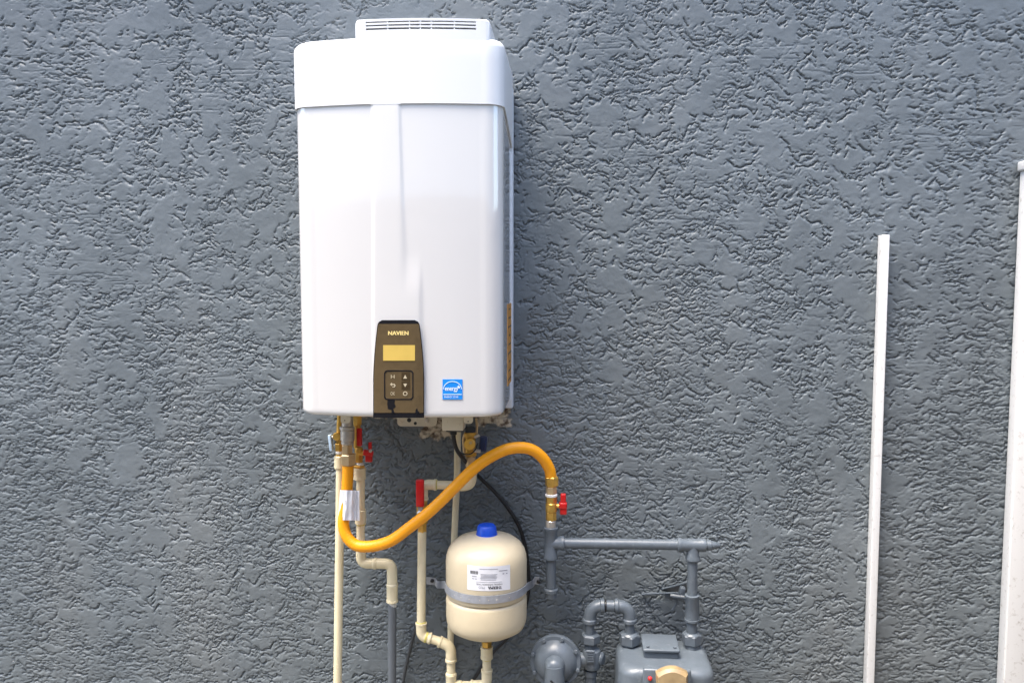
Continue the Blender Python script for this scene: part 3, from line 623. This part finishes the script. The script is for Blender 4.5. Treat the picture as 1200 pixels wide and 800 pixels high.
tc_ = P(528.6, 803, Yp)
MB().lathe(P(528.6, 788.6, Yp), (0, 0, -1), [(0, .0128), (.001, .0144), (.006, .0144), (.008, .0136), (.052, .0136), (.054, .0144), (.060, .0144), (.061, .0128)], 20).tube([tc_, P(541, 803, Yp)], .0136, 18).build('tee', M['cream'], p5)
MB().tube([tc_ + Vector((0, 0, -.02)), Vector((tc_.x, tc_.y, -.02))], PR, 18).build('pipe', M['cream'], p5)
MB().tube([P(538, 803, Yp), P(560, 803, Yp)], PR * 1.05, 18).build('pipe', M['cream'], p5)
elbow(P(552, 803, Yp), P(570.4, 802.4, Yp), P(570.5, 784, Yp), .0134, .017, M['cream'], 'elbow', p5)
MB().tube([P(570.5, 788, Yp), P(570.5, 770, Yp)], PR, 18).build('pipe', M['cream'], p5)
vseg(570.4, 757, 771, 14.6, Yp, M['cream'], 'adapter', p5, lip=.0006)
vseg(570.2, 750.2, 757.4, 12, Yp, M['brass'], 'brass_nipple', p5, 'hex')

for px_, py_, par in ((422.8, 613.8, p2), (438.6, 659.8, p2), (493.5, 728.5, p5), (528.5, 773.6, p5), (528.5, 788.2, p5), (570.5, 771.4, p5), (398.0, 548.6, p1), (511.6, 567.7, p4)):
    c_ = P(px_, py_, Yp if par in (p4, p5) else Yc); d_ = Vector((1, 0, 0)) if py_ in (659.8, 567.7) else Vector((0, 0, 1))
    MB().lathe(c_, d_, [(-.0022, PR + .0002), (-.0012, PR + .0012), (.0008, PR + .0016 + rnd.uniform(0, .0008)), (.0024, PR + .0004)], 16).build('cement_bead', M['glue'] if rnd.random() < .6 else M['cream'], par)

# ------------------------------------------------------------------ expansion tank (hangs upside down)
Yt = -0.150
tl = P(523, 680, Yt); tr = P(617.4, 680, Yt); TR = (tr.x - tl.x) / 2 * 0.998; TX = (tl.x + tr.x) / 2
zt = P(570, 625, Yt).z; zb2 = P(570, 747, Yt - .02).z; zs1 = P(570, 714.0, Yt - TR).z
tank = thing('expansion_tank', 'beige expansion tank strapped to the wall, blue cap on top', 'tank', (TX, Yt, zb2))
prof = [(0, 0.018), (.0015, .035), (.006, .055), (.014, .074), (.026, TR * .93), (.040, TR * .985), (.056, TR)]
hs1 = zs1 - zb2; ht = zt - zb2
prof += [(hs1 - .010, TR), (hs1 - .006, TR * .992), (hs1 - .003, TR * .975), (hs1, TR * .945), (hs1 + .0015, TR * .95), (hs1 + .003, TR * .985), (hs1 + .006, TR * 1.0)]
prof += [(ht - .068, TR), (ht - .052, TR * .985), (ht - .038, TR * .945), (ht - .024, TR * .85), (ht - .013, TR * .70), (ht - .006, TR * .50), (ht - .001, TR * .3), (ht, .02)]
MB().lathe((TX, Yt, zb2), (0, 0, 1), prof, 56).build('shell', M['tank'], tank, auto=1.2)
zcap = P(570, 614.6, Yt).z
MB().lathe((TX + .001, Yt, zt - .010), (0, 0, 1), [(0, W(14.5, Yt)), (.007, W(14.3, Yt)), (.010, W(12.6, Yt)), (zcap - zt + .006, W(11.2, Yt)), (zcap - zt + .010, W(9.5, Yt)), (zcap - zt + .0105, .004)], 28).build('valve_cap', M['blue'], tank)
MB().lathe((TX, Yt, zb2 + .004), (0, 0, -1), [(0, .016), (.004, .016), (.008, .0135), (.016, .0135)], 20).build('connection', M['steel'], tank)
# steel strap, front half of the tank, with ears back to the wall
zst = P(570, 702.2, Yt - TR).z
rs = []; tw = 0.0098; Rs = TR + .0016
path = []
for k in range(41):
    a = R(180 + 8 + (180 - 16) * k / 40); path.append((TX + Rs * math.cos(a), Yt + Rs * math.sin(a), 0.0))
e_l = P(499.5, 680, -.012); e_l2 = P(511.5, 680, -.012); e_r = P(632, 680, -.012); e_r2 = P(625.5, 680, -.012)
path = [(e_l.x, -.010, P(500, 680, -.012).z - zst), (e_l2.x - .004, -.010, P(511, 681, -.012).z - zst), (e_l2.x + .004, -.016, P(511, 684, -.012).z - zst)] + [(x, y, 0) for x, y, z in path] + [(e_r2.x - .004, -.016, P(622, 683, -.012).z - zst), (e_r2.x + .003, -.010, P(626, 680, -.012).z - zst), (e_r.x, -.010, P(632, 680, -.012).z - zst)]
N_ = len(path)
for i, (x, y, dz) in enumerate(path):
    a = path[max(0, i - 1)]; b_ = path[min(N_ - 1, i + 1)]; tx, ty = b_[0] - a[0], b_[1] - a[1]; L_ = math.hypot(tx, ty) or 1; nx_, ny_ = ty / L_, -tx / L_
    th = .0018
    rs.append([(x, y, zst + dz - tw), (x, y, zst + dz + tw), (x + nx_ * th, y + ny_ * th, zst + dz + tw), (x + nx_ * th, y + ny_ * th, zst + dz - tw)])
stp = MB().rings(rs, smooth=True).build('strap', M['steel'], tank, auto=0.5)
for k in (-46, -33, -19, -3, 10, 22, 42):
    a = R(270 + k * 0.9); c = Vector((TX + (Rs + .0018) * math.cos(a), Yt + (Rs + .0018) * math.sin(a), zst - .001)); MB().lathe(c, (math.cos(a), math.sin(a), 0), [(-.001, .0017), (.0006, .0014)], 8).build('rivet', M['nickel'], stp)
for e in (P(506.5, 680, -.0125), P(631, 681, -.0125)):
    MB().lathe((e.x, -.0105, e.z), (0, -1, 0), [(0, .0055), (.004, .0055), (.006, .0035)], 8).build('strap_screw', M['black'], stp)
# label, printed upside down as the tank hangs
def ST(px, py, off=0.0):
    d = ray(px, py); ox, oy = CAM.x - TX, CAM.y - Yt; rr = TR + off
    A = d.x ** 2 + d.y ** 2; B = 2 * (ox * d.x + oy * d.y); C_ = ox * ox + oy * oy - rr * rr; q_ = max(0, B * B - 4 * A * C_)
    return CAM + d * ((-B - math.sqrt(q_)) / (2 * A))
bow = lambda x, y: y + 2.2 * (1 - ((x - 572.5) / 26) ** 2) - 1.0
STb = lambda x, y, off: ST(x, bow(x, y), off)
lb = drape(grid_px(547.6, 662.0, 597.8, 691.0, 14, 4), STb, 0.0006, 'tank_label', M['paper'], tank, 0.0008)
text_px('THERMA', 580, 687.2, 16, 3.4, STb, .0010, 'lettering', M['print_k'], lb, True, 0.2)
text_px('PRO', 564.5, 687.0, 7.5, 2.8, STb, .0010, 'lettering', M['steel'], lb, True)
text_px('THERMAL EXPANSION TANK', 573.5, 683.4, 31, 2.0, STb, .0010, 'lettering', M['print_k'], lb, True)
pg = mat('grey_print', (0.25, 0.25, 0.28), .6)
for y in (671.4, 672.9, 674.4, 675.9, 677.6):
    x0 = 563.0 + rnd.uniform(0, 1); x1 = 584 - rnd.uniform(0, 5); drape(grid_px(x0, y, x1, y + .55, 4, 1), STb, .0010, 'print_line', pg, lb, .0004)
for x in np.arange(551.2, 560.4, 1.15): drape(grid_px(x, 668.2, x + rnd.uniform(.4, .8), 671.8, 1, 1), STb, .0010, 'barcode_bar', M['print_k'], lb, .0004)
for a in ((553, 674.2, 558.6, 674.9), (553, 677, 555.6, 677.7), (556.6, 677, 558.8, 677.7), (585, 667.4, 594.6, 668.2), (589, 671, 591, 672), (593, 671, 594.6, 672), (562, 665.2, 583.5, 665.7), (558, 680.6, 588, 681.0)):
    drape(grid_px(*a, 4, 1), STb, .0010, 'print_line', pg, lb, .0004)

# ------------------------------------------------------------------ cables
pc = thing('power_cable', 'black power cable curving from the junction box down behind the tank', 'cable', P(531, 507, -.14))
cp_ = spline([P(531.4, 504, -.15), P(532, 515, -.15), P(535, 526, -.148), P(541, 535, -.145), P(551, 547, -.11), P(563, 560, -.05), P(580, 576.5, -.02), (P(596, 596, -.015)), P(607, 614, -.014), P(614, 634, -.014), P(618.4, 660, -.014), P(619.4, 690, -.013), P(612, 722, -.013), P(595, 746, -.013), P(578, 763.5, -.013), P(562, 785, -.013), P(550, 805, -.013), P(540, 830, -.013), P(534, 870, -.013), P(531, 930, -.013), P(530, 990, -.013)], 8)
MB().tube(cp_, .0052, 12).build('cable', M['black'], pc)
vseg(531.4, 504, 509.5, 8, -.15, M['black'], 'cable_gland', pc)
tag(MB().tube(spline([P(490, 726, -.012), P(484.5, 745, -.012), P(478.5, 768, -.011), P(473.5, 792, -.010), P(468, 830, -.010), P(465, 890, -.010), P(464, 960, -.010)], 6), .0048, 10).build('wall_cable', mat('dark_grey_cable', (0.045, 0.05, 0.055), .45), None), 'thin dark cable slanting down the wall between the grey pipe and jogging pipe', 'cable')

# ------------------------------------------------------------------ gas side: valve, pipe run
Yv = -0.10
gv = thing('gas_valve', 'brass gas shutoff valve with red handle between yellow hose and grey pipe', 'valve', P(646, 617, Yv))
vseg(646, 569.3, 578.4, 12.6, Yv, M['bronze'], 'nut', gv, 'hex'); vseg(646, 578.2, 581.4, 14.6, Yv, M['tape'], 'thread_tape', gv)
vseg(646, 581.2, 589, 12.8, Yv, M['brass'], 'hex_body', gv, 'hex'); vseg(646, 588.6, 599.5, 13.6, Yv, M['brass'], 'body', gv); vseg(645.8, 599, 609.4, 12.2, Yv, M['brass'], 'hex_body', gv, 'hex'); vseg(645.4, 609, 618, 12.4, Yv, M['nickel'], 'nipple', gv)
MB().tube([P(650, 592.6, Yv), P(659, 592.6, Yv)], .0055, 12).build('stem', M['brass'], gv)
MB().box(P(660, 583.4, Yv), (W(6.6, Yv), .012, W(11, Yv)), .003).box(P(659.8, 591.6, Yv), (W(9.4, Yv), .020, W(7.5, Yv)), .003).box(P(660.2, 598, Yv), (W(8, Yv), .014, W(9, Yv)), .003).build('handle', M['red'], gv)

def fitting(mb, a, b_, r, lip=.0022, cl=.012):                     # malleable-iron fitting leg with beaded mouth
    a, b_ = Vector(a), Vector(b_); L_ = (b_ - a).length
    mb.lathe(a, b_ - a, [(0, r), (.0015, r + lip), (cl * .7, r + lip), (cl, r), (L_, r)], 20); return mb
gp = thing('gas_pipe', 'grey painted iron gas pipe running right from the brass valve to the meter', 'gas pipe', P(646, 640, Yv))
tz_ = P(645.6, 636, Yv)
fr = W(15, Yv) / 2; pr = W(12.4, Yv) / 2
mb = MB(); fitting(mb, P(645.6, 617, Yv), P(645.6, 636, Yv), fr); fitting(mb, P(645.2, 654.6, Yv), P(645.4, 636, Yv), fr); fitting(mb, P(661.4, 636, Yv), P(645.6, 636, Yv), fr)
mb.build('tee', M['grey'], gp)
MB().tube([P(660, 636, Yv), P(795, 638, Yv)], pr, 18).build('pipe', M['grey'], gp)
vseg(645.6, 654, 689, 11.8, Yv, M['grey'], 'drip_leg', gp)
MB().lathe(P(645.6, 700, Yv), (0, 0, 1), [(0, fr * .7), (.002, fr * .92), (.014, fr * .98), (.016, fr * 1.16), (.024, fr * 1.16), (.026, fr)], 20).build('end_cap', M['grey'], gp)
mb = MB(); fitting(mb, P(793.6, 638, Yv), P(812, 638.3, Yv), fr); fitting(mb, P(827, 638.4, Yv), P(812, 638.3, Yv), fr, .0006); fitting(mb, P(811.8, 656, Yv), P(812, 638.3, Yv), fr); mb.build('tee', M['grey'], gp)
MB().lathe(P(826.5, 638.4, Yv), P(840, 638.6, Yv) - P(826, 638.4, Yv), [(0, pr * .9), (.003, pr * .9), (.004, pr * 1.0), (.014, pr * 1.0), (.016, pr * .8), (.020, pr * .78), (.034, pr * .5), (.038, pr * .2)], 12).build('plug', M['grey'], gp)
vseg(811.6, 655, 698, 12.0, Yv, M['grey'], 'pipe', gp, px1=811); vseg(811, 696, 727, 16.6, Yv, M['grey'], 'coupling', gp, lip=.0012); vseg(810.6, 726, 742, 12.2, Yv, M['grey'], 'nipple', gp)

ub = thing('gas_pipe', 'grey gas pipe bent over in a U between regulator and meter', 'gas pipe', P(715, 709, Yv))
def iron_elbow(a, c, b_, r, rad, parent):
    a, c, b_ = Vector(a), Vector(c), Vector(b_); mb = MB().tube(bend(a, c, b_, rad, 12), r, 20)
    for p_, q_ in ((a, c), (b_, c)): mb.lathe(p_, q_ - p_, [(0, r), (.0015, r + .0024), (.009, r + .0024), (.012, r)], 20)
    return mb.build('elbow', M['grey'], parent)
iron_elbow(P(691, 729, Yv), P(691.6, 709.4, Yv), P(708.5, 709.2, Yv), W(15, Yv) / 2, .030, ub)
iron_elbow(P(720, 709.4, Yv), P(737.6, 709.4, Yv), P(737.8, 729, Yv), W(15, Yv) / 2, .030, ub)
vseg(691, 727, 744, 11.2, Yv, M['grey'], 'nipple', ub); vseg(737.8, 727, 743, 11.6, Yv, M['grey'], 'nipple', ub)
MB().tube([P(705, 709.3, Yv), P(724, 709.4, Yv)], W(13, Yv) / 2, 16).build('nipple', M['grey'], ub)
for x in (708.8, 719.8): MB().lathe(P(x, 709.3, Yv), (1, 0, 0), [(0, W(13.6, Yv) / 2), (.001, W(14.6, Yv) / 2), (.003, W(14.6, Yv) / 2), (.004, W(13.6, Yv) / 2)], 18).build('joint_ring', M['black'], ub)

# ------------------------------------------------------------------ gas meter
Ym = -0.115
gm = thing('gas_meter', 'grey gas meter with tan index window at the bottom of the picture', 'gas meter', P(778, 800, Ym))
for cx_, r_ in ((737.8, 26), (810.6, 23.4)):
    MB().hexnut(P(cx_, 741.4, Yv), P(cx_, 754, Yv), W(r_, Yv) / 2, rot=.35).build('union_nut', M['grey'], gm)
    MB().lathe(P(cx_, 740, Yv), (0, 0, -1), [(0, W(r_ * .36, Yv)), (.004, W(r_ * .44, Yv)), (.010, W(r_ * .44, Yv))], 18).build('union_ring', M['grey'], gm)
    MB().lathe(P(cx_, 752, Yv), (0, 0, -1), [(0, W(9, Yv)), (.010, W(9, Yv)), (.022, W(11, Yv)), (.028, W(14, Yv))], 20).build('neck', M['grey'], gm)
mtz = P(778, 764, Ym - .02).z
ML = P(721.5, 790, Ym - .05).x; MR = P(835.5, 790, Ym - .05).x
bm_rows = []
def mrow(z, ins): 
    y0, y1 = -.045 - ins, -.235 + ins; x0, x1 = ML + ins, MR - ins; r = .04; pts = []
    for cx_, cy_, a0 in ((x1 - r, y0 - r, 0), (x0 + r, y0 - r, 90), (x0 + r, y1 + r, 180), (x1 - r, y1 + r, 270)):
        for k in range(8): a = R(a0 + 90 * k / 7); pts.append((cx_ + r * math.cos(a), cy_ + r * math.sin(a), z))
    return pts
rt_ = .022
bm_rows = [mrow(.20, .03), mrow(.21, .01), mrow(.225, 0), mrow(mtz - rt_ - .13, 0.0), mrow(mtz - rt_, .004)] + [mrow(mtz - rt_ + rt_ * math.sin(t), .004 + rt_ * (1 - math.cos(t))) for t in [k / 6 * math.pi / 2 for k in range(1, 7)]]
MB().rings(bm_rows, True, True).build('body', M['grey'], gm, auto=1.2)
ib = P(774.6, 766, -.16)
MB().box((ib.x, -.13, mtz + .008), (W(41, -.15), .075, .022), .004).build('index_box', M['grey'], gm)
MB().box((ib.x, -.132, mtz + .022), (W(43, -.15), .082, .008), .003, Matrix.Rotation(R(3), 3, 'X')).build('lid', M['grey'], gm)
for dx in (-1, 1): MB().lathe((ib.x + dx * .033, -.162, mtz + .025), (0, 0, 1), [(0, .004), (.003, .004), (.004, .002)], 8).build('lid_screw', M['grey'], gm)
fc = P(781, 812, -.236)
MB().box((fc.x, -.240, fc.z), (W(57, -.24), .014, W(64, -.24)), .005).build('index_frame', M['grey'], gm)
ap = []
for k in range(15): t = k / 14; ap.append((768 + 37 * t, 787 - 8.0 * math.sin(math.pi * (t * .86 + .07))))
rows_ = []
for d_, ins in ((0.0, 0), (.016, 0), (.022, 3)):
    rows_.append([P(786.5 + (x - 786.5) * (1 - ins / 22), y + ins, -.246) + Vector((0, -d_, 0)) for x, y in ap] + [P(804, 842, -.246) + Vector((0, -d_, 0)), P(769, 842, -.246) + Vector((0, -d_, 0))])
MB().rings(rows_, False, True).build('index_window', M['amber'], gm)
for y in (796, 806): MB().lathe(P(761.6, y - 2, -.247), (0, -1, 0), [(0, .005), (.004, .005), (.006, .003)], 10).build('seal', M['red'] if y == 796 else M['brass'], gm)

# ------------------------------------------------------------------ regulator
rg = thing('gas_regulator', 'round grey gas regulator with bolted rim left of the meter', 'regulator', P(651, 775, -.12))
rc = P(651, 773.5, -.135); RR = W(31, -.135); ax = Vector((-.05, -1, .10)).normalized()
MB().lathe(rc, ax, [(-.05, RR * .45), (-.03, RR * .75), (-.012, RR * .97), (-.006, RR), (.006, RR), (.0085, RR * .975), (.009, RR * .84), (.013, RR * .80), (.021, RR * .72), (.029, RR * .58), (.033, RR * .46), (.034, RR * .38)], 48).build('diaphragm_case', M['grey'], rg, auto=.9)
u_ = ax.orthogonal().normalized(); v_ = ax.cross(u_)
for k in range(8):
    a = k * math.pi / 4 + .5; c = rc + (u_ * math.cos(a) + v_ * math.sin(a)) * RR * .91 + ax * .009
    MB().hexnut(c - ax * .003, c + ax * .006, .0052).build('bolt', M['grey'], rg)
tp = rc + ax * .032
MB().lathe(tp, ax, [(0, RR * .40), (.018, RR * .36), (.026, RR * .30), (.031, RR * .18), (.032, .004)], 24).build('spring_cap', M['grey'], rg)
q0 = tp + ax * .014
vp = MB().tube([q0 + Vector((0, 0, .004)), q0 + Vector((.002, -.006, -.05)), q0 + Vector((.004, -.008, -.14))], [RR * .36, RR * .40, RR * .40], 24).build('vent_spout', M['grey'], rg)
MB().box(q0 + Vector((.003, -.030, -.028)), (.030, .003, .003), 0, Matrix.Rotation(R(38), 3, 'Y')).build('screw_slot', M['black'], vp)
vseg(692, 741.6, 752.6, 21.5, Yv, M['grey'], 'union_nut', rg, 'hex'); vseg(692, 752, 760, 15, Yv, M['grey'], 'neck', rg)
MB().lathe(P(693.4, 758, Yv), (0, 0, -1), [(0, .014), (.006, .022), (.016, .0245), (.042, .0245), (.052, .022), (.058, .014)], 24).tube([P(693, 772, Yv), P(660, 774, -.11)], .019, 18).build('valve_body', M['grey'], rg)
MB().box(P(691.8, 769, Yv - .026), (W(10.5, Yv), .006, W(16, Yv)), .002).build('cast_plate', M['grey'], rg)
for k in range(5): MB().box(P(691.8, 763.4 + 2.8 * k, Yv - .0298), (W(7.5 - (k % 2) * 1.5, Yv), .0016, W(1.0, Yv))).build('raised_mark', M['grey'], bpy.data.objects['cast_plate'])
MB().lathe(P(702.5, 771, Yv), (.9, -.4, 0), [(-.005, .017), (.008, .017), (.012, .012)], 20).build('plug', M['grey'], rg)
z_ = P(692, 784, Yv)
MB().lathe(z_, (0, 0, -1), [(0, .017), (.014, .017), (.016, .0145), (.05, .0145), (z_.z + .02, .0145)], 18).build('inlet_pipe', M['grey'], rg)

# ------------------------------------------------------------------ old wires poking out by the grey riser
ow = thing('wire_bundle', 'painted over wires and clamp sticking out left of the gas riser', 'wires', P(798, 692, -.02))
MB().tube(spline([P(806, 681.5, -.03), P(796, 684.5, -.025), P(785, 687.5, -.015), P(776, 689.5, -.006)], 5), .0030, 8).build('wire', M['grey'], ow)
MB().tube(spline([P(801, 694, -.03), P(786, 694.4, -.022), P(770, 695.0, -.012), P(752, 696, -.005)], 5), .0027, 8).build('wire', M['grey'], ow)
MB().tube(spline([P(788, 697, -.03), P(793, 701, -.032), P(793, 707, -.03), P(788, 714, -.028)], 6), .0030, 8).build('wire', M['grey'], ow)
MB().box(P(799, 693, -.035), (W(7, -.03), .02, W(13, -.03)), .005, Matrix.Rotation(R(12), 3, 'Y')).tube([P(786, 697.5, -.035), P(805, 700, -.05)], .0055, 10).build('clamp', M['grey'], ow)
MB().prism([P(804, 682, -.006), P(776, 691, -.006), P(792, 698, -.006), P(805, 695, -.006)], (0, .004, 0)).build('wall_hole', M['slot'], ow)
